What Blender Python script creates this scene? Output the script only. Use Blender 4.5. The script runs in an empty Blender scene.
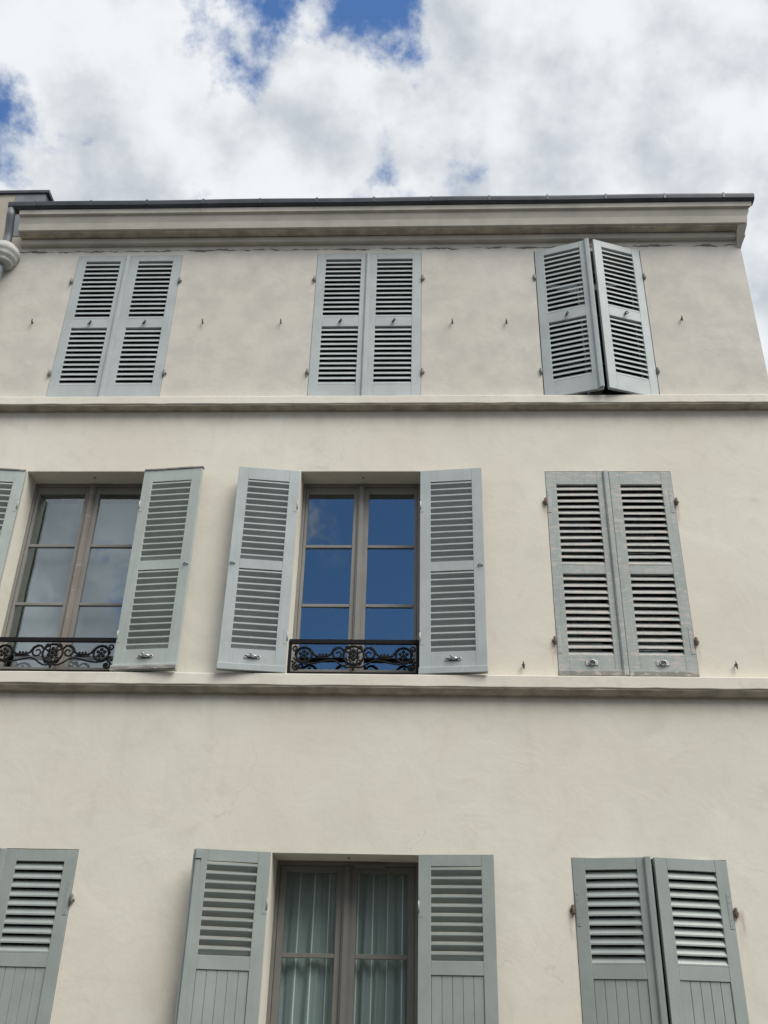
import bpy, bmesh, math, random
from mathutils import Vector, Matrix
random.seed(7)
C = bpy.context.scene
COL = C.collection
R = math.radians

# ------------------------------------------------------------------ camera
cam_d = bpy.data.cameras.new('camera')
cam = bpy.data.objects.new('camera', cam_d); COL.objects.link(cam); C.camera = cam
cam_d.sensor_fit = 'HORIZONTAL'; cam_d.sensor_width = 36.0; cam_d.lens = 980.0 / 768.0 * 36.0
cam_d.clip_start = 0.05; cam_d.clip_end = 2000
rx = Vector((0.9990662, 0.0367822, 0.0226664)); fw = Vector((-0.0431781, 0.8686036, 0.4936229))
up = rx.cross(fw)
cam.matrix_world = Matrix(((rx.x, up.x, -fw.x, 0.0), (rx.y, up.y, -fw.y, -7.8), (rx.z, up.z, -fw.z, 1.6), (0, 0, 0, 1)))

# ------------------------------------------------------------------ world and sun
SUN_EL, SUN_AZ = 52.0, 46.0          # azimuth measured from the street side (-y) towards +x
W = bpy.data.worlds.new('World'); C.world = W; W.use_nodes = True
nt = W.node_tree; nt.nodes.clear()
def N(t, typ, **kw):
    n = t.nodes.new(typ)
    for k, v in kw.items(): setattr(n, k, v)
    return n
def L(t, a, b): t.links.new(a, b)
def math_(t, op, a, b=None, clamp=False):
    n = N(t, 'ShaderNodeMath', operation=op); n.use_clamp = clamp
    for i, v in enumerate((a, b)):
        if v is None: continue
        if isinstance(v, (int, float)): n.inputs[i].default_value = v
        else: L(t, v, n.inputs[i])
    return n.outputs[0]
def maprange(t, v, a, b, c=0.0, d=1.0, smooth=True):
    n = N(t, 'ShaderNodeMapRange'); n.interpolation_type = 'SMOOTHSTEP' if smooth else 'LINEAR'
    L(t, v, n.inputs['Value'])
    for k, x in (('From Min', a), ('From Max', b), ('To Min', c), ('To Max', d)): n.inputs[k].default_value = x
    return n.outputs['Result']
def noise(t, vec, scale, detail=4, rough=0.55, dist=0.0, lac=2.0):
    n = N(t, 'ShaderNodeTexNoise'); L(t, vec, n.inputs['Vector'])
    n.inputs['Scale'].default_value = scale; n.inputs['Detail'].default_value = detail
    n.inputs['Roughness'].default_value = rough; n.inputs['Distortion'].default_value = dist
    n.inputs['Lacunarity'].default_value = lac
    return n.outputs['Fac']
def mixc(t, f, a, b, mode='MIX'):
    n = N(t, 'ShaderNodeMix', data_type='RGBA', blend_type=mode)
    for s, v in ((n.inputs[0], f), (n.inputs[6], a), (n.inputs[7], b)):
        if isinstance(v, (int, float)): s.default_value = v
        elif isinstance(v, tuple): s.default_value = (*v, 1) if len(v) == 3 else v
        else: L(t, v, s)
    return n.outputs[2]

wo = N(nt, 'ShaderNodeOutputWorld'); tc = N(nt, 'ShaderNodeTexCoord'); D = tc.outputs['Generated']
sky = N(nt, 'ShaderNodeTexSky', sky_type='NISHITA'); sky.sun_disc = False
sky.sun_elevation = R(SUN_EL); sky.sun_rotation = R(180 - SUN_AZ)
sky.air_density = 1.0; sky.dust_density = 0.1; sky.ozone_density = 3.0
bg1 = N(nt, 'ShaderNodeBackground'); bg1.inputs[1].default_value = 0.15
L(nt, mixc(nt, 1.0, sky.outputs[0], (0.72, 0.93, 1.12), 'MULTIPLY'), bg1.inputs[0])
# cumulus cover: layered noise over the direction, thinned round a few gaps in the cloud
n1 = noise(nt, D, 3.6, 12, 0.56)
n2 = noise(nt, D, 13.0, 12, 0.62)
cov = math_(nt, 'ADD', math_(nt, 'MULTIPLY', math_(nt, 'SUBTRACT', n1, 0.5), 1.5), math_(nt, 'MULTIPLY', math_(nt, 'SUBTRACT', n2, 0.5), 1.3))
cov = math_(nt, 'ADD', cov, 0.82)
wob = N(nt, 'ShaderNodeTexNoise'); L(nt, D, wob.inputs['Vector']); wob.inputs['Scale'].default_value = 7; wob.inputs['Detail'].default_value = 6
wv = N(nt, 'ShaderNodeVectorMath', operation='MULTIPLY_ADD')
L(nt, wob.outputs['Color'], wv.inputs[0]); wv.inputs[1].default_value = (0.16, 0.16, 0.16); wv.inputs[2].default_value = (-0.08, -0.08, -0.08)
DD = N(nt, 'ShaderNodeVectorMath', operation='ADD'); L(nt, D, DD.inputs[0]); L(nt, wv.outputs[0], DD.inputs[1])
HOLES = [((-0.030, 0.528, 0.849), 3.4, 0.62), ((-0.058, 0.588, 0.806), 2.6, 0.12), ((-0.378, 0.596, 0.708), 4.0, 0.64),
         ((-0.15, 0.530, 0.835), 3.8, 0.40), ((-0.020, 0.652, 0.758), 1.8, 0.34), ((0.259, 0.600, 0.757), 2.6, 0.25),
         ((-0.20, 0.67, 0.715), 2.6, 0.25), ((-0.03, -0.893, 0.445), 9.5, 0.66), ((-0.36, -0.84, 0.42), 9.0, 0.06), ((0.75, -0.40, 0.58), 12.0, 0.5)]
for (h, deg, amt) in HOLES:
    hv = Vector(h).normalized()
    sb = N(nt, 'ShaderNodeVectorMath', operation='DISTANCE'); L(nt, DD.outputs[0], sb.inputs[0]); sb.inputs[1].default_value = hv
    m = maprange(nt, sb.outputs['Value'], 0.0, R(deg) * 1.7, amt, 0.0)
    cov = math_(nt, 'SUBTRACT', cov, m)
mask = maprange(nt, cov, 0.33, 0.66)
off = N(nt, 'ShaderNodeVectorMath', operation='ADD'); L(nt, D, off.inputs[0]); off.inputs[1].default_value = (0.035, -0.02, 0.03)
relief = math_(nt, 'SUBTRACT', noise(nt, D, 5.5, 12, 0.56), noise(nt, off.outputs[0], 5.5, 12, 0.56))
sh2 = noise(nt, D, 2.6, 8, 0.55)
side = N(nt, 'ShaderNodeSeparateXYZ'); L(nt, D, side.inputs[0])
shade = math_(nt, 'ADD', math_(nt, 'MULTIPLY', relief, 2.0), math_(nt, 'MULTIPLY', sh2, 1.1))
shade = math_(nt, 'ADD', shade, math_(nt, 'MULTIPLY', side.outputs['X'], -0.10))
ccol = mixc(nt, maprange(nt, shade, 0.10, 0.78), (0.53, 0.58, 0.63), (0.93, 0.955, 0.975))
bg2 = N(nt, 'ShaderNodeBackground'); bg2.inputs[1].default_value = 0.90
L(nt, ccol, bg2.inputs[0])
mx = N(nt, 'ShaderNodeMixShader'); L(nt, math_(nt, 'MULTIPLY', mask, 0.97), mx.inputs[0])
L(nt, bg1.outputs[0], mx.inputs[1]); L(nt, bg2.outputs[0], mx.inputs[2]); L(nt, mx.outputs[0], wo.inputs[0])

sd = bpy.data.lights.new('sun', 'SUN'); sd.energy = 3.7; sd.angle = R(42); sd.color = (1.0, 0.95, 0.88)
sun = bpy.data.objects.new('sun', sd); COL.objects.link(sun)
sdir = Vector((math.sin(R(SUN_AZ)) * math.cos(R(SUN_EL)), -math.cos(R(SUN_AZ)) * math.cos(R(SUN_EL)), math.sin(R(SUN_EL))))
sun.rotation_euler = sdir.to_track_quat('Z', 'Y').to_euler()
C.view_settings.view_transform = 'Standard'; C.view_settings.look = 'None'
C.view_settings.exposure = 0.12; C.view_settings.gamma = 1.0; C.view_settings.use_curve_mapping = False
C.render.engine = 'CYCLES'
C.cycles.max_bounces = 8; C.cycles.transparent_max_bounces = 12

# ------------------------------------------------------------------ materials
def mat(name):
    m = bpy.data.materials.new(name); m.use_nodes = True
    t = m.node_tree; b = t.nodes['Principled BSDF']
    return m, t, b
def geo_pos(t): return N(t, 'ShaderNodeNewGeometry').outputs['Position']
def bump(t, b, h, strength, dist):
    n = N(t, 'ShaderNodeBump'); n.inputs['Strength'].default_value = strength; n.inputs['Distance'].default_value = dist
    L(t, h, n.inputs['Height']); L(t, n.outputs[0], b.inputs['Normal'])
def scaled(t, v, s):
    n = N(t, 'ShaderNodeVectorMath', operation='MULTIPLY'); L(t, v, n.inputs[0]); n.inputs[1].default_value = s
    return n.outputs[0]

def plaster(name, base, dark, light, grime=True):
    m, t, b = mat(name); P = geo_pos(t)
    big = noise(t, P, 0.9, 5, 0.6, 0.3); med = noise(t, P, 4.5, 6, 0.62, 0.8); fine = noise(t, P, 60, 5, 0.6)
    c = mixc(t, maprange(t, big, 0.35, 0.68), base, light)
    c = mixc(t, maprange(t, med, 0.50, 0.72, 0, 0.26), c, dark)
    c = mixc(t, maprange(t, fine, 0.55, 0.75, 0, 0.22), c, dark)
    streak = noise(t, scaled(t, P, (7, 7, 0.9)), 1.0, 5, 0.6)
    c = mixc(t, maprange(t, streak, 0.52, 0.78, 0, 0.22), c, dark)
    swirl = noise(t, scaled(t, P, (1.0, 1.0, 1.7)), 2.6, 9, 0.66, 0.35)
    c = mixc(t, maprange(t, swirl, 0.54, 0.70, 0, 0.45), c, light)
    tint = noise(t, P, 0.55, 4, 0.6)
    c = mixc(t, maprange(t, tint, 0.42, 0.62, 0, 0.35), c, tuple(x * k for x, k in zip(base, (0.99, 0.93, 0.93))))
    spk = noise(t, P, 150, 3, 0.7)
    c = mixc(t, maprange(t, spk, 0.62, 0.74, 0, 0.35), c, dark)
    h = math_(t, 'ADD', math_(t, 'MULTIPLY', noise(t, P, 2.2, 4, 0.55, 0.7), 1.0), math_(t, 'MULTIPLY', noise(t, P, 22, 6, 0.65), 0.16))
    vd = N(t, 'ShaderNodeTexVoronoi', feature='DISTANCE_TO_EDGE'); vd.inputs['Scale'].default_value = 0.75
    wn = N(t, 'ShaderNodeTexNoise'); L(t, P, wn.inputs['Vector']); wn.inputs['Scale'].default_value = 3.0; wn.inputs['Detail'].default_value = 8
    wa = N(t, 'ShaderNodeVectorMath', operation='MULTIPLY_ADD'); L(t, wn.outputs['Color'], wa.inputs[0]); wa.inputs[1].default_value = (0.6, 0.6, 0.6); L(t, P, wa.inputs[2])
    L(t, wa.outputs[0], vd.inputs['Vector'])
    hc = math_(t, 'MULTIPLY', math_(t, 'LESS_THAN', vd.outputs['Distance'], 0.0022), maprange(t, noise(t, P, 1.1, 3, 0.6), 0.52, 0.62, 0, 0.20))
    c = mixc(t, hc, c, tuple(x * 0.5 for x in dark))
    if grime:
        xyz = N(t, 'ShaderNodeSeparateXYZ'); L(t, P, xyz.inputs[0])
        z = xyz.outputs['Z']
        # weathered grey film of the top storey, patchy
        top = maprange(t, z, 7.0, 7.5)
        g = maprange(t, noise(t, P, 3.1, 9, 0.66, 0.2), 0.36, 0.64, 0.55, 1.0)
        c = mixc(t, math_(t, 'MULTIPLY', math_(t, 'MULTIPLY', top, g), 0.65), c, (0.405, 0.395, 0.37))
        # patchy brown band, stronger towards each ledge
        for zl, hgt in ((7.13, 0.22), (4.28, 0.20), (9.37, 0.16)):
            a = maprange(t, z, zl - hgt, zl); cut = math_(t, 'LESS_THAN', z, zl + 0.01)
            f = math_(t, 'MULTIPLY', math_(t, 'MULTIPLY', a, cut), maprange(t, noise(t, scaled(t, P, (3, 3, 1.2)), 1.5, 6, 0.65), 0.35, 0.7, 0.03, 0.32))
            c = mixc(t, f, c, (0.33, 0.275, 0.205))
        # hairline cracks in the patched band below the cornice
        wz = math_(t, 'SUBTRACT', noise(t, scaled(t, P, (5, 5, 1.0)), 1.0, 7, 0.7), 0.5)
        d = math_(t, 'ABSOLUTE', math_(t, 'SUBTRACT', math_(t, 'SUBTRACT', z, 9.305), math_(t, 'MULTIPLY', wz, 0.10)))
        wid = maprange(t, noise(t, scaled(t, P, (2.4, 2.4, 2.4)), 1.3, 3, 0.6), 0.40, 0.66, 0.0010, 0.020)
        cr = math_(t, 'LESS_THAN', d, wid)
        c = mixc(t, math_(t, 'MULTIPLY', cr, 0.85), c, (0.10, 0.085, 0.07))
        h = math_(t, 'SUBTRACT', h, math_(t, 'MULTIPLY', cr, 0.3))
        # rust below the hinges of the old pair
        rn = noise(t, scaled(t, P, (20, 20, 5)), 1.0, 5, 0.65)
        for (hx, hz) in ((1.080, 6.10), (1.080, 4.74), (2.262, 6.10), (2.262, 4.74), (2.30, 2.60), (1.08, 2.60)):
            dx = math_(t, 'ABSOLUTE', math_(t, 'SUBTRACT', xyz.outputs['X'], hx))
            a = maprange(t, dx, 0.008, 0.045, 1, 0)
            bz = math_(t, 'MULTIPLY', maprange(t, z, hz - 0.22, hz - 0.02), maprange(t, z, hz + 0.03, hz + 0.09, 1, 0))
            f = math_(t, 'MULTIPLY', math_(t, 'MULTIPLY', a, bz), maprange(t, rn, 0.40, 0.66, 0.05, 0.5))
            c = mixc(t, f, c, (0.24, 0.10, 0.045))
    L(t, c, b.inputs['Base Color']); b.inputs['Roughness'].default_value = 0.93; b.inputs['Specular IOR Level'].default_value = 0.2
    bump(t, b, h, 0.30, 0.022)
    return m
M = {}
M['plaster'] = plaster('wall_render', (0.645, 0.622, 0.530), (0.50, 0.48, 0.415), (0.69, 0.67, 0.59))
M['ledge'] = plaster('ledge_render', (0.64, 0.615, 0.535), (0.42, 0.39, 0.33), (0.71, 0.68, 0.60), False)
M['neighbour'] = plaster('neighbour_render', (0.31, 0.28, 0.225), (0.17, 0.15, 0.12), (0.42, 0.39, 0.33), False)
M['opposite'] = plaster('opposite_render', (0.33, 0.30, 0.25), (0.2, 0.19, 0.16), (0.4, 0.37, 0.31), False)

def simple(name, col, rough=0.6, metal=0.0, var=0.12, scale=8, bmp=0.0, spec=0.4):
    m, t, b = mat(name)
    tcn = N(t, 'ShaderNodeTexCoord'); oi = N(t, 'ShaderNodeObjectInfo')
    ad = N(t, 'ShaderNodeVectorMath', operation='ADD'); L(t, tcn.outputs['Object'], ad.inputs[0])
    sc = N(t, 'ShaderNodeVectorMath', operation='SCALE'); L(t, oi.outputs['Location'], sc.inputs[0]); sc.inputs['Scale'].default_value = 1.37
    L(t, sc.outputs[0], ad.inputs[1]); V = ad.outputs[0]
    n = noise(t, V, scale, 5, 0.6)
    c = mixc(t, maprange(t, n, 0.3, 0.7), tuple(x * (1 - var) for x in col), tuple(min(1, x * (1 + var)) for x in col))
    L(t, c, b.inputs['Base Color']); b.inputs['Roughness'].default_value = rough; b.inputs['Metallic'].default_value = metal
    b.inputs['Specular IOR Level'].default_value = spec
    if bmp: bump(t, b, noise(t, V, scale * 3, 5, 0.65), bmp, 0.01)
    return m, t, b, V, c
M['cornice'] = simple('cornice_paint', (0.47, 0.445, 0.385), 0.8, 0, 0.10, 3, 0.25)[0]
M['cornice_under'] = M['cornice']
M['zinc'] = simple('dark_zinc', (0.060, 0.066, 0.075), 0.45, 0.3, 0.2, 5)[0]
M['pipe'] = simple('painted_zinc', (0.17, 0.185, 0.20), 0.5, 0.2, 0.15, 6)[0]
M['collar'] = simple('moulded_plaster', (0.44, 0.44, 0.42), 0.85, 0, 0.15, 12, 0.3)[0]
M['iron'] = simple('black_iron', (0.006, 0.006, 0.007), 0.65, 0.0, 0.3, 30, 0, 0.2)[0]
M['steel'] = simple('old_steel', (0.42, 0.43, 0.43), 0.4, 0.7, 0.25, 40)[0]
M['rust'] = simple('rusty_hinge', (0.17, 0.125, 0.10), 0.85, 0.2, 0.5, 60)[0]
M['hinge'] = simple('grey_hinge', (0.22, 0.215, 0.20), 0.6, 0.3, 0.3, 50)[0]
M['hook'] = simple('hook_metal', (0.08, 0.07, 0.065), 0.7, 0.3, 0.3, 50)[0]
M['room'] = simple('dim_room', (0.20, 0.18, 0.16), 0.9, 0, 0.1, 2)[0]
M['asphalt'] = simple('asphalt', (0.055, 0.055, 0.055), 0.95, 0, 0.25, 3, 0.3)[0]
M['pavement'] = simple('pavement', (0.13, 0.127, 0.12), 0.9, 0, 0.2, 2, 0.3)[0]
M['kerb'] = simple('kerb_stone', (0.30, 0.29, 0.27), 0.85, 0, 0.2, 3)[0]
M['under_shade'] = simple('underside_shade', (0.39, 0.34, 0.275), 0.85, 0, 0.25, 6, 0.3)[0]  # brown that paints in the shade of ledge and cornice undersides
M['slate'] = simple('slate_roof', (0.07, 0.075, 0.085), 0.6, 0, 0.2, 5)[0]
M['dark_shutter'] = simple('opposite_paint', (0.10, 0.11, 0.10), 0.7)[0]

def paint(name, col, grain=0.10, peel=0.0, rough=0.55, dirt=0.25):
    m, t, b, V, c = simple(name, col, rough, 0, 0.08, 3.0)
    gr = noise(t, scaled(t, V, (45, 45, 1.6)), 1.0, 4, 0.6)
    c = mixc(t, maprange(t, gr, 0.45, 0.8, 0, grain * 3), c, tuple(x * 0.72 for x in col))
    fn = noise(t, V, 26, 6, 0.7)
    c = mixc(t, maprange(t, fn, 0.56, 0.74, 0, dirt), c, (0.16, 0.15, 0.13))
    if peel:
        pn = noise(t, scaled(t, V, (9, 9, 30)), 1.0, 7, 0.72, 0.5)
        f = maprange(t, pn, 0.66 - peel * 0.16, 0.69 - peel * 0.15)
        pn2 = noise(t, V, 15, 7, 0.7)
        f2 = maprange(t, pn2, 0.66, 0.68)
        c = mixc(t, math_(t, 'MULTIPLY', f, 0.8), c, (0.46, 0.41, 0.37))
        c = mixc(t, math_(t, 'MULTIPLY', f2, 0.85), c, (0.66, 0.66, 0.63))
    L(t, c, b.inputs['Base Color'])
    h = math_(t, 'ADD', gr, math_(t, 'MULTIPLY', fn, 0.6))
    bump(t, b, h, 0.25 + peel * 0.4, 0.004)
    return m
M['sh_top'] = paint('shutter_paint_upper', (0.375, 0.412, 0.410), 0.04, dirt=0.12)
M['sh_old'] = paint('shutter_paint_old', (0.31, 0.345, 0.33), 0.13, 0.8, dirt=0.45)
M['sl_old'] = paint('shutter_slat_peeling', (0.35, 0.375, 0.36), 0.25, 1.05, dirt=0.6)
M['sh_mid'] = paint('shutter_paint_middle', (0.375, 0.412, 0.412), 0.10, dirt=0.25)
M['sh_green'] = paint('shutter_paint_greenish', (0.375, 0.42, 0.395), 0.10, dirt=0.3)
M['sh_low'] = paint('shutter_paint_lower', (0.295, 0.330, 0.315), 0.05, rough=0.34, dirt=0.12)
M['frame_mid'] = paint('window_paint_grey', (0.225, 0.220, 0.203), 0.12, dirt=0.35)
M['frame_low'] = paint('window_paint_taupe', (0.17, 0.165, 0.152), 0.04, dirt=0.15)
M['frame_top'] = paint('window_paint_white', (0.22, 0.21, 0.20), 0.04, dirt=0.15)
M['bare_grey'] = paint('worn_grey_wood', (0.22, 0.215, 0.20), 0.3, 0.8, 0.85, dirt=0.6)
M['bare'] = paint('bare_weathered_wood', (0.25, 0.225, 0.195), 0.3, 0.5, 0.8, dirt=0.5)

def glass_mat(name, refl, rough=0.0):
    m, t, b = mat(name); t.nodes.remove(b)
    out = t.nodes['Material Output']
    tr = N(t, 'ShaderNodeBsdfTransparent'); tr.inputs[0].default_value = (0.90, 0.93, 0.92, 1)
    gl = N(t, 'ShaderNodeBsdfGlossy'); gl.inputs['Roughness'].default_value = rough; gl.inputs['Color'].default_value = (0.86, 0.98, 1, 1)
    P = geo_pos(t)
    bp = N(t, 'ShaderNodeBump'); bp.inputs['Strength'].default_value = 0.25; bp.inputs['Distance'].default_value = 0.012
    L(t, noise(t, P, 2.5, 2, 0.5), bp.inputs['Height']); L(t, bp.outputs[0], gl.inputs['Normal'])
    fr = N(t, 'ShaderNodeFresnel'); L(t, math_(t, 'SUBTRACT', 1.5, math_(t, 'MULTIPLY', N(t, 'ShaderNodeNewGeometry').outputs['Backfacing'], 0.83333)), fr.inputs[0])
    f = math_(t, 'ADD', math_(t, 'MULTIPLY', fr.outputs[0], 1.0), refl, True)
    mxs = N(t, 'ShaderNodeMixShader'); L(t, f, mxs.inputs[0]); L(t, tr.outputs[0], mxs.inputs[1]); L(t, gl.outputs[0], mxs.inputs[2])
    L(t, mxs.outputs[0], out.inputs[0])
    return m
M['glass'] = glass_mat('window_glass', 0.15)
M['glass_low'] = glass_mat('window_glass_plain', 0.06)

def curtain_mat():
    m, t, b = mat('striped_voile'); tcn = N(t, 'ShaderNodeTexCoord')
    sx = N(t, 'ShaderNodeSeparateXYZ'); L(t, tcn.outputs['Object'], sx.inputs[0])
    # thin woven stripes about every 15 cm
    fr = math_(t, 'FRACT', math_(t, 'MULTIPLY', sx.outputs['X'], 8.6))
    f = math_(t, 'LESS_THAN', math_(t, 'ABSOLUTE', math_(t, 'SUBTRACT', fr, 0.5)), 0.035)
    c = mixc(t, math_(t, 'MULTIPLY', f, 0.85), (0.24, 0.31, 0.305), (0.75, 0.84, 0.83))
    L(t, c, b.inputs['Base Color']); b.inputs['Roughness'].default_value = 0.95
    return m
M['curtain'] = curtain_mat()
M['blind'] = simple('pale_blind', (0.24, 0.25, 0.275), 0.9, 0, 0.05, 2)[0]

# ------------------------------------------------------------------ mesh helpers
class MB:
    def __init__(s): s.bm = bmesh.new(); s.mi = 0
    def face(s, pts, flip=False):
        v = [s.bm.verts.new(p) for p in pts]
        f = s.bm.faces.new(v); f.material_index = s.mi
        return f
    def box(s, x0, x1, y0, y1, z0, z1, m=None):
        if m is not None: s.mi = m
        v = [s.bm.verts.new(p) for p in ((x0,y0,z0),(x1,y0,z0),(x1,y1,z0),(x0,y1,z0),(x0,y0,z1),(x1,y0,z1),(x1,y1,z1),(x0,y1,z1))]
        for q in ((0,3,2,1),(4,5,6,7),(0,1,5,4),(1,2,6,5),(2,3,7,6),(3,0,4,7)):
            f = s.bm.faces.new([v[i] for i in q]); f.material_index = s.mi
    def prism_x(s, prof, x0, x1, x0s=None, x1s=None):
        """profile [(y,z)...] extruded along x; per-vertex end positions optional"""
        n = len(prof)
        a = [s.bm.verts.new((x0s[i] if x0s else x0, p[0], p[1])) for i, p in enumerate(prof)]
        b = [s.bm.verts.new((x1s[i] if x1s else x1, p[0], p[1])) for i, p in enumerate(prof)]
        for i in range(n):
            f = s.bm.faces.new((a[i], a[(i+1) % n], b[(i+1) % n], b[i])); f.material_index = s.mi
        for q in (a[::-1], b):
            f = s.bm.faces.new(q); f.material_index = s.mi
    def tube(s, pts, r, seg=6, closed=False, flat=1.0):
        pts = [Vector(p) for p in pts]; n = len(pts); rings = []
        for i, p in enumerate(pts):
            a = pts[(i-1) % n] if (closed or i > 0) else p; b = pts[(i+1) % n] if (closed or i < n-1) else p
            d = (b - a); d = d.normalized() if d.length > 1e-9 else Vector((1,0,0))
            ref = Vector((0,1,0)) if abs(d.y) < 0.9 else Vector((1,0,0))
            u = d.cross(ref).normalized(); w = d.cross(u).normalized()
            rr = r[i] if isinstance(r, (list, tuple)) else r
            rings.append([s.bm.verts.new(p + (u*math.cos(2*math.pi*k/seg) + w*math.sin(2*math.pi*k/seg)*flat)*rr) for k in range(seg)])
        for i in range(n if closed else n-1):
            A, B = rings[i], rings[(i+1) % n]
            for k in range(seg):
                f = s.bm.faces.new((A[k], A[(k+1)%seg], B[(k+1)%seg], B[k])); f.material_index = s.mi; f.smooth = True
        if not closed:
            for q in (rings[0], rings[-1][::-1]):
                f = s.bm.faces.new(q); f.material_index = s.mi
    def lathe(s, prof, cx, cy, seg=24, axis='z', smooth=True):
        rings = []
        for (r, h) in prof:
            rings.append([s.bm.verts.new((cx + r*math.cos(2*math.pi*k/seg), cy + r*math.sin(2*math.pi*k/seg), h)) for k in range(seg)])
        for A, B in zip(rings, rings[1:]):
            for k in range(seg):
                f = s.bm.faces.new((A[k], A[(k+1)%seg], B[(k+1)%seg], B[k])); f.material_index = s.mi; f.smooth = smooth
        for q in (rings[0][::-1], rings[-1]):
            f = s.bm.faces.new(q); f.material_index = s.mi
    def mesh(s, name, mats, bevel=0.0):
        bmesh.ops.recalc_face_normals(s.bm, faces=s.bm.faces)
        me = bpy.data.meshes.new(name); s.bm.to_mesh(me); s.bm.free()
        for m in (mats if isinstance(mats, (list, tuple)) else [mats]): me.materials.append(m)
        return me
    def build(s, name, mats, parent=None, bevel=0.0):
        o = bpy.data.objects.new(name, s.mesh(name, mats)); COL.objects.link(o)
        if parent is not None: o.parent = parent
        if bevel:
            b = o.modifiers.new('edge', 'BEVEL'); b.width = bevel; b.segments = 2; b.limit_method = 'ANGLE'; b.angle_limit = R(40)
        return o
def tag(o, label=None, cat=None, group=None, kind=None):
    if label: o['label'] = label
    if cat: o['category'] = cat
    if group: o['group'] = group
    if kind: o['kind'] = kind
    return o
def empty(name, loc=(0, 0, 0), parent=None):
    o = bpy.data.objects.new(name, None); COL.objects.link(o); o.location = loc; o.empty_display_size = 0.2
    if parent is not None: o.parent = parent
    return o

# ------------------------------------------------------------------ ground
g = MB(); g.box(-300, 300, -300, 300, -0.5, 0.0); tag(g.build('road', M['asphalt']), 'dark asphalt street below the facade', kind='structure')
g = MB(); g.box(-40, 40, -2.2, 12.0, 0.0, 0.12); tag(g.build('pavement', M['pavement']), 'grey pavement along the facade', kind='structure')
g = MB(); g.box(-40, 40, -2.34, -2.203, 0.0, 0.125); tag(g.build('kerb', M['kerb']), 'stone kerb of the pavement', kind='structure')

# ------------------------------------------------------------------ main building
B = tag(empty('apartment_building', (-0.5, 0, 0)), 'pale cream rendered three storey building with grey louvered shutters', 'building')
BO = Vector((0.5, 0, 0))                              # children are modelled in world metres, shifted by the empty
XL, XR, ZT, DEP = -4.46, 3.333, 9.372, 9.0
COLX = [(-3.795, -2.648), (-1.178, -0.055), (1.100, 2.258)]
def col(style, i):
    a, b = COLX[i]
    if style == 'low' and i == 0: a, b = -3.830, -2.684
    if style == 'top' and i == 2: a, b = 1.143, 2.266
    return a, b
FLO = {'low': (0.75, 3.022, 0.31), 'mid': (4.462, 6.472, 0.225), 'top': (7.30, 9.243, 0.22)}
def part(mb, name, mats, parent=None, bevel=0.0):
    o = mb.build(name, mats, parent or B, bevel)
    if (parent or B) is B: o.location = BO
    return o
def wavy(a, b, n): return [a + (b - a) * i / n for i in range(n + 1)]
w = MB()
WXL = -4.78
xs = sorted({WXL, XR, *[v for st in FLO for k in range(3) for v in col(st, k)]}); zs = sorted({0.0, ZT, *[v for f in FLO.values() for v in f[:2]]})
def is_open(x, z):
    for st, f in FLO.items():
        for k in range(3):
            a, b = col(st, k)
            if a < x < b and f[0] < z < f[1]: return f
    return None
for i in range(len(xs)-1):
    for j in range(len(zs)-1):
        x0, x1, z0, z1 = xs[i], xs[i+1], zs[j], zs[j+1]
        f = is_open((x0+x1)/2, (z0+z1)/2)
        if f is None: w.face(((x0,0,z0),(x1,0,z0),(x1,0,z1),(x0,0,z1)))
for st, f in FLO.items():
    for k in range(3):
        x0, x1 = col(st, k); z0, z1 = f[:2]; d = f[2] + 0.10
        w.face(((x0,0,z0),(x0,d,z0),(x0,d,z1),(x0,0,z1))); w.face(((x1,0,z0),(x1,d,z0),(x1,d,z1),(x1,0,z1)))
        w.face(((x0,0,z1),(x1,0,z1),(x1,d,z1),(x0,d,z1))); w.face(((x0,0,z0),(x1,0,z0),(x1,d,z0),(x0,d,z0)))
w.face(((XR,0,0),(XR,DEP,0),(XR,DEP,ZT),(XR,0,ZT))); w.face(((WXL,0,0),(WXL,0.14,0),(WXL,0.14,ZT),(WXL,0,ZT)))
w.face(((XL,DEP,0),(XR,DEP,0),(XR,DEP,ZT),(XL,DEP,ZT))); w.face(((XL,0,ZT),(XR,0,ZT),(XR,DEP,ZT),(XL,DEP,ZT))); w.face(((WXL,0,ZT),(XL,0,ZT),(XL,0.14,ZT),(WXL,0.14,ZT)))
bmesh.ops.remove_doubles(w.bm, verts=w.bm.verts, dist=0.0005)
part(w, 'wall', M['plaster'])

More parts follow.
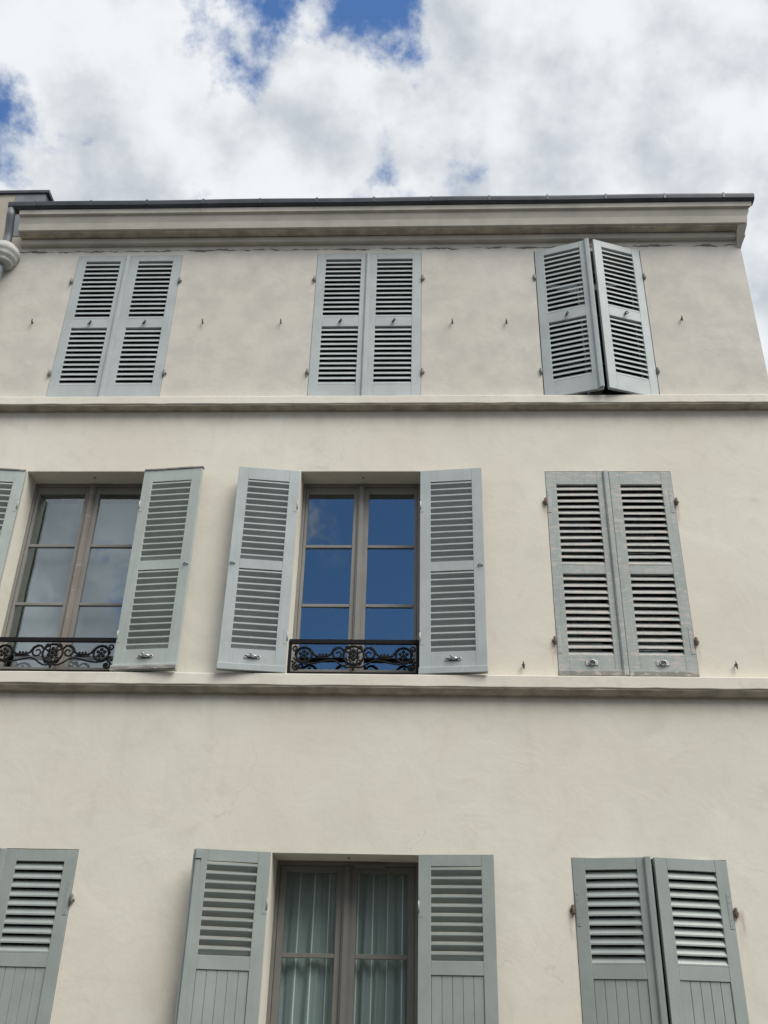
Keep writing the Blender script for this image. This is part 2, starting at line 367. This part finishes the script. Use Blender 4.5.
def ledge(z0, z1, e, vert):
    l = MB(); n = 60
    prof = [(-0.001, z1), (-e + 0.004, z1 - 0.006), (-e, z1 - 0.012), (-e, z0 + 0.006), (-e + 0.006, z0),
            (-0.088, z0 - 0.0005), (-0.001, z0 - 0.0005)]
    xx = wavy(XL - 0.3, XR + 0.03, n); rings = []
    for i, x in enumerate(xx):
        j = (random.random() - 0.5) * 0.006; k = (random.random() - 0.5) * 0.005
        rings.append([l.bm.verts.new((x, p[0] + (k if 0 < q < 5 else 0), p[1] + (j if q in (3, 4, 5) else 0))) for q, p in enumerate(prof)])
    for A_, B_ in zip(rings, rings[1:]):
        for q in range(len(prof)-1): l.bm.faces.new((A_[q], A_[q+1], B_[q+1], B_[q]))
    l.bm.faces.new(rings[0]); l.bm.faces.new(rings[-1][::-1])
    return l
for (za, zb, vert) in ((4.332, 4.440, 0.022), (7.185, 7.282, 0.004)):
    part(ledge(za, zb, 0.10, 0), 'string_course', M['ledge'])
    d_ = MB()      # added strip under the ledge, underside shade painted in as brown
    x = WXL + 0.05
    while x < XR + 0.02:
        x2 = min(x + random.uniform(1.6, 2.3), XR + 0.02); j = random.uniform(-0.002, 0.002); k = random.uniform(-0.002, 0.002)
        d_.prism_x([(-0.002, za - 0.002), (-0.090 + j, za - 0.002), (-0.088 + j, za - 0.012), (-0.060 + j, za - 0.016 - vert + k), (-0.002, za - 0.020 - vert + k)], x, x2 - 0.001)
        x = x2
    part(d_, 'ledge_shade_strip', M['under_shade'])

# cornice: lower fillet, raking cyma with mitred right return, crowning fillet
c = MB(); c.prism_x([(0.0, 9.372), (-0.052, 9.372), (-0.060, 9.380), (-0.060, 9.440), (-0.040, 9.452), (0.0, 9.452)], XL, 3.283)
fil = part(c, 'cornice', M['cornice'])
c = MB()
prof = [(0.0, 9.453), (-0.150, 9.457), (-0.172, 9.466), (-0.178, 9.500), (-0.186, 9.550), (-0.206, 9.605), (-0.206, 9.632), (-0.238, 9.640), (-0.245, 9.696), (0.0, 9.696)]
xe = [3.335, 3.372, 3.384, 3.388, 3.394, 3.414, 3.414, 3.438, 3.445, 3.335]
c.prism_x(prof, XL, 0, None, xe)
part(c, 'cornice_moulding', M['cornice'])
c = MB(); c.box(XL, 3.284, -0.150, -0.062, 9.4445, 9.4525); part(c, 'soffit_shade_strip', M['under_shade'])  # thin added strip, soffit shade put into its colour
c = MB()
va = [c.bm.verts.new(p) for p in ((3.286,-0.152,9.4525),(3.384,-0.170,9.4525),(3.3355,-0.001,9.262),(3.297,-0.001,9.262),(3.286,-0.001,9.4525),
      (3.384,DEP,9.4525),(3.3355,DEP,9.262),(3.3345,DEP,9.4525))]
for q in ((0,1,2,3),(0,3,4),(1,5,6,2),(0,4,7,5,1),(2,6,7,4,3),(5,7,6)): c.bm.faces.new([va[i] for i in q])
part(c, 'cornice_end_board', M['cornice'])
# side return of the cornice along the gable
c = MB(); c.box(3.334, 3.414, 0.001, DEP, 9.4535, 9.632); c.box(3.334, 3.445, 0.001, DEP, 9.6325, 9.696)
part(c, 'cornice_return', M['cornice'])

# gutter and roof
g = MB(); segs = 7; gx = wavy(-4.585, 3.470, 26)
def gut(x, j): return [(-0.232, 9.699 + j), (-0.262, 9.702 + j), (-0.284, 9.722 + j), (-0.290, 9.760 + j), (-0.290, 9.776 + j), (-0.276, 9.779 + j), (-0.200, 9.742 + j), (-0.180, 9.699 + j)]
rings = []
for i, x in enumerate(gx):
    j = 0.004 * math.sin(i * 0.9)
    rings.append([g.bm.verts.new((x, p[0], p[1])) for p in gut(x, j)])
for A_, B_ in zip(rings, rings[1:]):
    for q in range(8): g.bm.faces.new((A_[q], A_[(q+1) % 8], B_[(q+1) % 8], B_[q]))
g.bm.faces.new(rings[0]); g.bm.faces.new(rings[-1][::-1])
for x in [-4.3 + 0.62*k for k in range(13)]: g.box(x, x + 0.02, -0.293, -0.27, 9.715, 9.784)
part(g, 'gutter', M['zinc'])
g = MB()
g.prism_x([(-0.225, 9.80), (-0.228, 9.832), (4.5, 11.2), (4.5, 11.15)], XL, 3.432)
for k in range(14):
    x = -4.25 + k * 0.58
    g.prism_x([(-0.225, 9.832), (-0.225, 9.842), (4.5, 11.211), (4.5, 11.201)], x, x + 0.03)
g.prism_x([(0.0, 9.697), (4.5, 9.697), (4.5, 11.14), (0.0, 9.85)], XL, 3.33)
part(g, 'roof', M['zinc'])

# ---- windows
def window(xa, xb, f, style):
    z0, z1, d = f
    fm = {'low': M['frame_low'], 'mid': M['frame_mid'], 'top': M['frame_top']}[style]
    W_ = empty('window', (xa + 0.5, 0, 0), B)
    wd = xb - xa; y0 = d
    sw = {'low': 0.07, 'mid': 0.045, 'top': 0.05}[style]; tw = {'low': 0.070, 'mid': 0.060, 'top': 0.06}[style]
    m = MB()   # fixed frame
    m.box(0.0005, 0.028, y0, y0+0.07, z0, z1-0.0005); m.box(wd-0.028, wd-0.0005, y0, y0+0.07, z0, z1-0.0005)
    m.box(0.028, wd-0.028, y0, y0+0.07, z1-0.035, z1-0.0005); m.box(0.028, wd-0.028, y0-0.01, y0+0.07, z0+0.0005, z0+0.05)
    if style == 'low': m.box(0.62, 0.86, y0 - 0.012, y0 - 0.001, z1 - 0.052, z1 - 0.022)
    fr = m.build('frame', fm, W_, 0.003)
    mid = wd / 2; st = {'low': 0.075, 'mid': 0.068, 'top': 0.06}[style]
    rows = {'low': [2.335, 1.735], 'mid': [5.803, 5.205], 'top': [8.55, 7.92]}[style]
    gt = z1 - {'low': 0.085, 'mid': 0.108, 'top': 0.10}[style]; gb = z0 + {'low': 0.5, 'mid': 0.135, 'top': 0.12}[style]
    for s, (a, b) in enumerate(((0.030, mid - 0.004), (mid + 0.004, wd - 0.030))):
        m = MB(); ya, yb = y0 + 0.012, y0 + 0.058
        m.box(a, a + (sw - 0.028 + 0.01 if s == 0 else st), ya, yb, z0+0.052, z1-0.037)
        m.box(b - (st if s == 0 else sw - 0.028 + 0.01), b, ya, yb, z0+0.052, z1-0.037)
        ga = a + (sw - 0.018 if s == 0 else st); gb_ = b - (st if s == 0 else sw - 0.018)
        m.box(ga, gb_, ya, yb, gt, z1-0.037); m.box(ga, gb_, ya, yb, z0+0.052, gb)
        for r in rows:
            h = 0.014 if style != 'low' else 0.016
            m.box(ga, gb_, ya+0.006, yb, r - h, r + h)
        sh_ = m.build('sash', fm, W_, 0.003)
        p = MB(); lv = [gt + 0.004] + list(rows) + [gb - 0.004]
        for zt_, zb_ in zip(lv, lv[1:]):     # each light sits a touch differently in its putty
            e = [random.uniform(-0.0012, 0.0012) for _ in range(3)]; yy = y0 + 0.036
            p.face(((ga-0.004, yy+e[0], zb_), (gb_+0.004, yy+e[1], zb_), (gb_+0.004, yy+e[1]+e[2], zt_), (ga-0.004, yy+e[0]+e[2], zt_)))
        p.build('glass_pane', M['glass'] if style == 'mid' else M['glass_low'], W_)
    cs = MB(); cs.box(mid-0.030, mid+0.030, y0-0.008, y0+0.012, z0+0.053, z1-0.038)
    cs.box(mid-0.018, mid+0.018, y0-0.018, y0-0.008, z0+0.053, z1-0.038)
    cover = cs.build('meeting_strip', M['bare'] if (style == 'mid' and xa < -3) else fm, W_, 0.004)
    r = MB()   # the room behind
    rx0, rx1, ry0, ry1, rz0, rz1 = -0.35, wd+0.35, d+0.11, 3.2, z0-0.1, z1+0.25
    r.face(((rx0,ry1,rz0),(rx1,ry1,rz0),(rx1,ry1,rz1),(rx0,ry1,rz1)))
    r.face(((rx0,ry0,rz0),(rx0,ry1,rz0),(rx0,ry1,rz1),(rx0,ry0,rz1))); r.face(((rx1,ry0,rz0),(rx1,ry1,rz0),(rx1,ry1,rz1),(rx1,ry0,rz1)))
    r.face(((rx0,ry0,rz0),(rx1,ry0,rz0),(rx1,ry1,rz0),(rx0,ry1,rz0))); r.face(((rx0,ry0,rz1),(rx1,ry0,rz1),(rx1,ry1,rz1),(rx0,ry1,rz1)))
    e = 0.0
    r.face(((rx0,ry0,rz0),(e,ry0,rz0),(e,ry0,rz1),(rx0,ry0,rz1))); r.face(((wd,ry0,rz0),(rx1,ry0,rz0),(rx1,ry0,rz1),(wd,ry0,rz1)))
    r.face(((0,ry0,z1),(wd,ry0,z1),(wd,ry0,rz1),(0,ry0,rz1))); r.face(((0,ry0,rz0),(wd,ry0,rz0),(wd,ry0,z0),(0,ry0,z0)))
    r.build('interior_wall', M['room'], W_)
    return W_
for style, f in FLO.items():
    for k in range(3): window(*col(style, k), f, style)
# ventilation grille left of the ground-floor sash head and small screw caps in the soffits
for (x, z, y) in ((-0.60, 6.471, 0.11), (-3.18, 6.471, 0.11), (-0.60, 3.021, 0.15)):
    s = MB(); s.lathe([(0.006, z - 0.012), (0.012, z - 0.010), (0.012, z)], x, y, 10); part(s, 'screw_cap', M['steel'])

# ---- shutters
LW = 0.567; T = 0.036
STY = {
 'top': dict(z=(7.305, 9.240), secs=[(8.352, 9.158, 13), (7.488, 8.230, 12)], ang=50, tv=0.021, m=('sh_top', 'sh_top'), strip=0.0, jit=0.3),
 'old': dict(z=(4.470, 6.466), secs=[(5.498, 6.328, 13), (4.648, 5.412, 12)], ang=46, tv=0.020, m=('sh_old', 'sl_old'), strip=0.05, jit=1.6),
 'mid': dict(z=(4.452, 6.440), secs=[(5.488, 6.312, 13), (4.645, 5.395, 12)], ang=46, tv=0.020, m=('sh_mid', 'sh_mid'), strip=0.05, jit=0.6),
 'green': dict(z=(4.452, 6.440), secs=[(5.488, 6.312, 13), (4.645, 5.395, 12)], ang=46, tv=0.020, m=('sh_green', 'sh_green'), strip=0.05, jit=0.8),
 'low': dict(z=(0.80, 3.016), secs=[(2.282, 2.930, 10)], ang=48, tv=0.022, m=('sh_low', 'sh_low'), strip=0.0, jit=0.2),
}
def leaf_mesh(style, side, batten, face='out'):
    """side +1: hinge at x=0, leaf towards +x; -1: mirrored. Outer face at y=0, inner at y=T, z in world metres."""
    S = STY[style]; z0, z1 = S['z']; sw = 0.095; rng = random.Random(hash((style, side)) & 255 if False else len(style) * 7 + side)
    m = MB(); m.mi = 0
    m.box(0.0, sw, 0, T, z0, z1); m.box(LW - sw, LW, 0, T, z0, z1)
    edges = []
    top = z1
    for (a, b, n) in S['secs']:
        m.box(sw, LW - sw, 0.001, T - 0.001, b, top, 0); edges.append((b, top)); top = a
        p = (b - a) / n; rise = math.tan(R(S['ang'])) * (T - 0.004)
        for i in range(n):
            za = a + i * p + rng.uniform(-1, 1) * 0.0012 * S['jit']; zb2 = za + rng.uniform(-1, 1) * 0.0022 * S['jit']
            rr = rise * (1 + rng.uniform(-1, 1) * 0.05 * S['jit']); tv = S['tv']; m.mi = 1
            xs_ = (sw - 0.003, LW - sw + 0.003); rise_t = min(rr, b + 0.02 - za - tv)
            prof = lambda z: [(0.002, z), (0.002, z + tv * 0.62), (T - 0.003, z + tv + rise_t), (T - 0.002, z + rise_t + 0.004)]
            A_ = [m.bm.verts.new((xs_[0], q[0], q[1])) for q in prof(za)]; B_ = [m.bm.verts.new((xs_[1], q[0], q[1])) for q in prof(zb2)]
            for k in range(4):
                f = m.bm.faces.new((A_[k], A_[(k+1)%4], B_[(k+1)%4], B_[k])); f.material_index = 1
            for q in (A_[::-1], B_):
                f = m.bm.faces.new(q); f.material_index = 1
    m.mi = 0
    if style == 'low':
        m.box(sw, LW - sw, 0.001, T - 0.001, 2.188, top, 0)
        n = 5; bw = (LW - 2 * sw) / n
        m.box(sw, LW - sw, 0.014, 0.022, z0 + 0.12, 2.188)
        for k in range(n):
            m.box(sw + k * bw + 0.002, sw + (k + 1) * bw - 0.002, 0.009, 0.027, z0 + 0.12, 2.187)
        m.box(sw, LW - sw, 0.001, T - 0.001, z0, z0 + 0.12)
    else:
        m.box(sw, LW - sw, 0.001, T - 0.001, z0, top, 0)
        # shallow joints between rails and stiles are modelled as narrow proud fillets
    if S['strip']:
        m.box(-0.004, LW + 0.003, T, T + 0.024, z0 - 0.004, z0 + S['strip'])          # weather bar on the room side
        m.box(0.001, LW - 0.001, -0.007, -0.0005, z0 + 0.002, z0 + 0.050)
        m.box(0.002, LW - 0.002, T + 0.0005, T + 0.006, z0 + S['strip'] + 0.002, z0 + S['strip'] + 0.010)
    if batten == 'out':   # cover strip on the free edge, street side
        m.box(LW - 0.038, LW + 0.012, -0.016, -0.0005, z0 + 0.004, z1 + 0.003)
        m.box(LW - 0.030, LW + 0.004, -0.022, -0.016, z0 + 0.006, z1 + 0.001)
    if batten == 'in':    # rebate strip seen when the leaf is folded back
        m.box(LW - 0.040, LW - 0.004, T + 0.0005, T + 0.012, z0 + 0.003, z1 - 0.08)
        m.box(LW - 0.024, LW + 0.016, 0.006, T - 0.012, z0 + 0.004, z1 - 0.002)
        m.box(LW - 0.050, LW - 0.002, T + 0.001, T + 0.020, z1 - 0.075, z1 - 0.015)
    if side < 0:
        for v in m.bm.verts: v.co.x = -v.co.x
    return m
cache = {}
def shutter(hx, side, style, deg, label=None, batten=None, latch='none', rusty=False, hz=None, yoff=-0.004, wscale=1.0):
    key = (style, side, batten)
    if key not in cache:
        S = STY[style]; cache[key] = leaf_mesh(style, side, batten).mesh('shutter', [M[S['m'][0]], M[S['m'][1]]])
    o = bpy.data.objects.new('shutter', cache[key]); COL.objects.link(o); o.parent = B
    bv = o.modifiers.new('edge', 'BEVEL'); bv.width = 0.0022; bv.segments = 1; bv.limit_method = 'ANGLE'; bv.angle_limit = R(40)
    folded = deg > 90
    o.location = (hx + 0.5 + (0.003 * side if not folded else 0), yoff if not folded else -0.022, 0.0)
    o.rotation_euler = (0, 0, -side * R(deg)); o.scale = (wscale, 1, 1)
    if label: o['label'] = label
    z0, z1 = STY[style]['z']
    # strap hinge: knuckle on the jamb side and a flat plate on the leaf
    for z in (hz or (z0 + 0.33, z1 - 0.37)):
        h = MB()
        if not folded:
            h.lathe([(0.010, z - 0.035), (0.013, z - 0.033), (0.013, z + 0.030), (0.009, z + 0.036)], -0.014 * side, -0.012, 10)
            h.box(min(-0.020*side, 0.0), max(-0.020*side, 0.0), -0.016, -0.004, z - 0.02, z + 0.012)
            h.lathe([(0.012, z - 0.012), (0.012, z + 0.006)], -0.026 * side, -0.004, 8)
            if style in ('old', 'low'):
                hp = MB(); hp.box(*sorted((0.008 * side, 0.038 * side)), -0.0035, -0.0005, z - 0.11, z + 0.13)
                for dz in (-0.09, -0.05, 0.07, 0.11): hp.box(*sorted((0.019 * side, 0.027 * side)), -0.006, -0.0035, z + dz - 0.004, z + dz + 0.004)
                hp.build('hinge_plate', M['sl_old'] if style == 'old' else M['sh_low'], o)
        else:
            h.lathe([(0.0065, z - 0.04), (0.0065, z + 0.04)], 0.004 * side, T + 0.002, 10)
            h.box(*sorted((0.006 * side, 0.034 * side)), T + 0.0005, T + 0.0025, z - 0.07, z + 0.07)
        h.build('hinge', M['rust'] if rusty else (M[STY[style]['m'][0]] if folded else M['hinge']), o)
    if style == 'green' and folded:
        h = MB(); h.box(*sorted((0.002 * side, (LW + 0.006) * side)), -0.003, T + 0.008, z1 + 0.0005, z1 + 0.014); h.build('top_cap', M['bare_grey'], o)
        h = MB(); h.box(*sorted((0.0 * side, (LW + 0.008) * side)), T + 0.0245, T + 0.034, z0 + 0.002, z0 + 0.030); h.build('bottom_bar', M['bare_grey'], o)
    if style == 'old':
        h = MB(); h.box(*sorted((0.004 * side, (LW - 0.042) * side)), -0.013, -0.0075, z0 + 0.003, z0 + 0.036); h.build('bottom_bar', M['bare_grey'], o)
    xm = LW / 2 * side
    if latch == 'hook':      # small hook on the middle rail
        z = 8.285; h = MB()
        h.lathe([(0.010, z - 0.006), (0.013, z), (0.010, z + 0.010)], xm, -0.012, 8)
        h.tube([(xm, -0.004, z + 0.022), (xm + 0.012, -0.028, z + 0.02), (xm + 0.022, -0.03, z), (xm + 0.006, -0.026, z - 0.018), (xm - 0.018, -0.018, z - 0.020)], 0.0055)
        h.build('latch', M['hook'], o)
    if latch == 'ring':
        z = z0 + 0.115; h = MB()
        h.box(xm - 0.055, xm + 0.050, -0.006, -0.0005, z - 0.020, z + 0.018)
        h.tube([(xm + 0.028*math.cos(a), -0.014, z + 0.020*math.sin(a)) for a in [k*math.pi/6 for k in range(12)]], 0.0055, 6, True)
        h.build('latch', M['steel'], o)
        h = MB(); h.box(xm - 0.018, xm + 0.02, -0.022, -0.0065, z - 0.013, z + 0.006); h.build('latch_bolt', M['hook'], o)
    if latch == 'bar':       # folded leaf: espagnolette stay on the bottom rail
        z = z0 + 0.125; h = MB(); y = T
        for sx in (-1, 1):
            h.tube([(xm + sx*0.052 + 0.014*math.cos(a), y + 0.004, z + 0.012*math.sin(a)) for a in [k*math.pi/5 for k in range(10)]], 0.0045, 6, True)
        h.tube([(xm - 0.046, y + 0.008, z), (xm - 0.01, y + 0.020, z + 0.005), (xm + 0.046, y + 0.008, z)], 0.0085)
        h.tube([(xm + 0.008, y + 0.006, z + 0.002), (xm + 0.012, y + 0.028, z + 0.022), (xm + 0.026, y + 0.03, z + 0.018)], 0.008)
        h.build('latch', M['steel'], o)
        h = MB(); h.box(xm - 0.030, xm + 0.032, y + 0.0005, y + 0.006, z - 0.016, z - 0.006); h.build('latch_plate', M['hook'], o)
        h = MB(); zz = 5.435; xo = (LW - 0.035) * side
        h.tube([(xo - 0.02, y, zz), (xo, y + 0.018, zz + 0.012), (xo + 0.02, y + 0.004, zz + 0.004)], 0.007); h.build('bolt', M[STY[style]['m'][0]], o)
    return o
top_l = 'closed grey louvered shutter leaf of the top storey'
for (a, b) in COLX[:2]:
    shutter(a, 1, 'top', 0, None, 'out', 'hook'); shutter(b, -1, 'top', 0, None, None, 'hook')
shutter(1.147, 1, 'top', 17.5, 'shutter leaf standing ajar, left of a half open pair', 'out', 'hook', wscale=1.0)
shutter(2.262, -1, 'top', 19.0, 'shutter leaf standing ajar, right of a half open pair', None, 'hook', wscale=0.955)
shutter(COLX[2][0], 1, 'old', 0, 'weathered shutter leaf with peeling paint on its slats', 'out', 'ring', True, (4.78, 6.14))
shutter(COLX[2][1], -1, 'old', 0, 'weathered shutter leaf with peeling paint on its slats', None, 'ring', True, (4.78, 6.14))
shutter(COLX[0][0] + 0.004, 1, 'green', 174, 'shutter leaf folded back against the wall', None, 'bar')
shutter(COLX[0][1] + 0.002, -1, 'green', 173.5, 'greenish grey shutter leaf folded back, worn bottom bar', None, 'bar')
shutter(COLX[1][0] - 0.004, 1, 'mid', 171.5, 'shutter leaf folded back against the wall', None, 'bar')
shutter(COLX[1][1] + 0.002, -1, 'mid', 174, 'shutter leaf folded back against the wall', None, 'bar')
shutter(-3.830, 1, 'low', 0, None, 'out', 'none', False, (1.2, 2.66)); shutter(-2.684, -1, 'low', 0, None, None, 'none', False, (1.2, 2.66))
shutter(COLX[1][0] - 0.006, 1, 'low', 169.5, 'shutter leaf with plank panel folded back from the wall', 'in')
shutter(COLX[1][1] + 0.002, -1, 'low', 175, 'shutter leaf with plank panel folded back against the wall')
shutter(COLX[2][0], 1, 'low', 10.5, 'slightly ajar shutter leaf with plank panel', 'out', 'none', True, (1.2, 2.65))
shutter(COLX[2][1] + 0.002, -1, 'low', 10.5, 'slightly ajar shutter leaf with plank panel', None, 'none', True, (1.2, 2.65))

# ---- wrought balustrades in front of the two uncovered windows
def railing(xa, xb):
    K = 1.35
    m = MB(); cx = (xa + xb) / 2; hw = (xb - xa) / 2 - 0.004; z0 = 4.488; y = 0.045
    P = lambda u, v: (cx + u, y, z0 + v)
    m.box(cx - hw, cx + hw, y - 0.020, y + 0.016, z0 + 0.268, z0 + 0.302)
    m.box(cx - hw, cx + hw, y - 0.010, y + 0.010, z0 + 0.000, z0 + 0.012)
    for s in (-1, 1): m.box(*sorted((cx + s * hw, cx + s * (hw - 0.022))), y - 0.012, y + 0.012, z0 + 0.012, z0 + 0.268)
    def ring(u, v, r, t=0.0065, ru=None):
        m.tube([P(u + (ru or r) * math.cos(k * math.pi / 9), v + r * math.sin(k * math.pi / 9)) for k in range(18)], t * K, 6, True)
    def spiral(u, v, r, s, a0, turns=1.25, t=0.006):
        pts = []; n = 20
        for k in range(n + 1):
            q = k / n; a = a0 + s * q * turns * 2 * math.pi; rr = r * (1 - 0.75 * q)
            pts.append(P(u + rr * math.cos(a), v + rr * math.sin(a)))
        m.tube(pts, [K * t * (1 - 0.25 * k / n) for k in range(n + 1)], 6)
    def bead(u, v, r):
        m.bm.verts.ensure_lookup_table()
        res = bmesh.ops.create_icosphere(m.bm, subdivisions=1, radius=r * 1.12, matrix=Matrix.Translation(P(u, v)) @ Matrix.Diagonal((1, 0.6, 1, 1)))
    # centre rosette
    ring(0, 0.165, 0.082, 0.008, 0.088)
    for k in range(6):
        a = k * math.pi / 3 + math.pi / 6
        bead(0.036 * math.cos(a), 0.168 + 0.036 * math.sin(a), 0.019)
    bead(0, 0.168, 0.018)
    for s in (-1, 1):
        spiral(s * 0.045, 0.215, 0.034, -s, math.pi / 2 if s > 0 else math.pi / 2, 1.1)
        spiral(s * 0.040, 0.105, 0.030, s, -math.pi / 2, 1.0)
        bead(s * 0.022, 0.068, 0.015)
    bead(0, 0.085, 0.018); bead(0, 0.052, 0.014); bead(0, 0.035, 0.010)
    for s in (-1, 1):
        S_ = lambda pts, t=0.0065: m.tube([P(s * u, v) for u, v in pts], t * K, 6)
        # scroll beside the rosette flowing into the straight tie
        spiral(s * 0.135, 0.175, 0.052, -s, math.pi * (0.5), 1.2, 0.007)
        S_([(0.085, 0.205), (0.11, 0.232), (0.145, 0.235), (0.175, 0.215), (0.195, 0.175), (0.225, 0.155), (0.30, 0.152), (0.335, 0.165), (0.355, 0.195), (0.385, 0.225), (0.42, 0.236), (0.46, 0.228), (0.49, 0.20), (0.50, 0.16)], 0.0075)
        S_([(0.20, 0.142), (0.26, 0.138), (0.33, 0.142)], 0.006)
        for u in (0.235, 0.262, 0.289): bead(s * u, 0.170, 0.011)
        # end rosette
        ring(s * 0.425, 0.165, 0.066, 0.0075)
        for k in range(5):
            a = k * 2 * math.pi / 5 + math.pi / 2
            bead(s * 0.425 + 0.030 * math.cos(a), 0.170 + 0.030 * math.sin(a), 0.0165)
        bead(s * 0.425, 0.168, 0.014)
        spiral(s * 0.395, 0.125, 0.028, s, -math.pi / 2, 1.0)
        # lower garland
        S_([(0.03, 0.055), (0.07, 0.060), (0.11, 0.082), (0.15, 0.112), (0.19, 0.122), (0.25, 0.112), (0.30, 0.098), (0.35, 0.088), (0.40, 0.085), (0.45, 0.092), (0.49, 0.115), (0.515, 0.14)], 0.006)
        spiral(s * 0.485, 0.060, 0.038, -s, math.pi / 2, 1.3, 0.007)
        bead(s * 0.485, 0.060, 0.017); spiral(s * 0.50, 0.225, 0.026, s, -math.pi / 2, 1.1)
        bead(s * 0.52, 0.105, 0.012)
    return m
for (a, b) in COLX[:2]:
    o = part(railing(a, b), 'window_railing', M['iron'])
    o['label'] = 'black cast iron scrollwork railing across the bottom of a window'

# ---- small wall hooks (shutter dogs)
for (x, z) in ((-4.118, 8.302), (-2.32, 8.287), (-1.505, 8.28), (0.26, 8.264), (0.811, 8.259), (2.583, 8.283), (0.81, 4.553), (2.56, 4.568)):
    h = MB()
    h.tube([(x, 0.0, z), (x, -0.035, z)], 0.006)
    h.tube([(x, -0.035, z + 0.028), (x + 0.002, -0.038, z), (x + 0.004, -0.034, z - 0.030), (x + 0.006, -0.026, z - 0.036)], [0.004, 0.008, 0.006, 0.004])
    if z < 5: h.box(x - 0.015, x + 0.015, -0.034, -0.028, z - 0.004, z + 0.004)
    part(h, 'shutter_catch', M['hook'])

# ---- downpipe with its moulded collar
p = MB(); px, py = -4.590, -0.10
p.tube([(px, py, 0.2), (px, py, 9.42), (px + 0.004, py - 0.02, 9.50), (px + 0.03, py - 0.12, 9.64), (px + 0.035, py - 0.135, 9.72)], 0.046, 16)
for z in (8.3, 5.6, 2.9): p.lathe([(0.048, z - 0.02), (0.053, z - 0.018), (0.053, z + 0.018), (0.048, z + 0.02)], px, py, 16)
pipe = part(p, 'downpipe', M['pipe'])
p = MB()
p.lathe([(0.05, 9.03), (0.105, 9.035), (0.120, 9.055), (0.120, 9.085), (0.140, 9.095), (0.150, 9.120), (0.150, 9.150), (0.160, 9.160), (0.168, 9.185), (0.163, 9.215), (0.150, 9.230), (0.150, 9.250), (0.120, 9.285), (0.085, 9.305), (0.05, 9.315)], px + 0.005, py + 0.01, 32)
p.build('pipe_collar', M['collar'], pipe)

# ------------------------------------------------------------------ curtain and blind
def curtain(x0, x1, y, z0, z1):
    m = MB(); n = 110; rows = 6; g_ = []
    for i in range(n + 1):
        q = i / n; x = (x1 - x0) * q
        dy = 0.024 * math.sin(q * 58 + 2.5 * math.sin(q * 9)) + 0.012 * math.sin(q * 131 + 3 * math.sin(q * 17))
        g_.append([m.bm.verts.new((x + 0.014 * math.sin(j * 0.9 + q * 13), dy * (0.55 + 0.45 * (1 - j / rows)), z0 + (z1 - z0) * j / rows)) for j in range(rows + 1)])
    for A_, B_ in zip(g_, g_[1:]):
        for j in range(rows):
            f = m.bm.faces.new((A_[j], B_[j], B_[j+1], A_[j+1])); f.smooth = True
    o = m.build('curtain', M['curtain']); o.location = (x0, y, 0); sm = o.modifiers.new('cloth', 'SOLIDIFY'); sm.thickness = 0.002
    return o
tag(curtain(-1.17, -0.06, 0.425, 0.80, 2.99), 'sheer grey green curtain with thin pale stripes hanging behind the lowest open window', 'curtain')
b_ = MB(); b_.box(-3.70, -2.70, 0.365, 0.372, 4.50, 6.33); b_.box(-3.71, -2.69, 0.36, 0.378, 4.485, 4.50)
tag(b_.build('window_blind', M['blind']), 'pale plain blind lowered behind the left window with a wooden centre post', 'blind')

# ------------------------------------------------------------------ neighbouring building on the left
NB = tag(empty('neighbouring_building', (-6.8, 0.15, 0)), 'narrow glimpse of the stained beige house with dark zinc coping at the left edge', 'building')
NO = Vector((6.8, -0.15, 0))
def npart(mb, name, m):
    o = mb.build(name, m, NB); o.location = NO; return o
m = MB(); m.box(-9.2, -4.79, 0.15, 9.0, 0, 10.375); m.box(-4.789, -4.462, 0.15, 9.0, 0, 9.70); npart(m, 'wall', M['neighbour'])
m = MB(); m.box(-4.788, -4.43, 0.145, 6.0, 9.702, 10.375); npart(m, 'party_wall', M['pipe'])
m = MB(); m.box(-9.3, -4.395, 0.125, 6.0, 10.377, 10.418); npart(m, 'coping', M['zinc'])

# ------------------------------------------------------------------ house across the street (seen only mirrored in the panes)
OB = tag(empty('opposite_house', (0, -16, 0)), 'low house across the street, mirrored dimly in the lowest panes', 'building')
def opart(mb, name, m):
    o = mb.build(name, m, OB); o.location = (0, 16, 0); return o
m = MB(); m.box(-30, 28, -24, -13, 0, 7.4); opart(m, 'wall', M['opposite'])
m = MB(); m.prism_x([(-12.7, 7.401), (-12.7, 7.5), (-17.5, 9.4), (-24.3, 7.5), (-24.3, 7.401)], -30.3, 28.3); opart(m, 'roof', M['slate'])
for k in range(14):
    for z in (0.9, 4.4):
        x = -28 + k * 4.0
        m = MB(); m.box(x, x + 1.1, -12.998, -12.93, z, z + 1.9); opart(m, 'window', M['dark_shutter'])
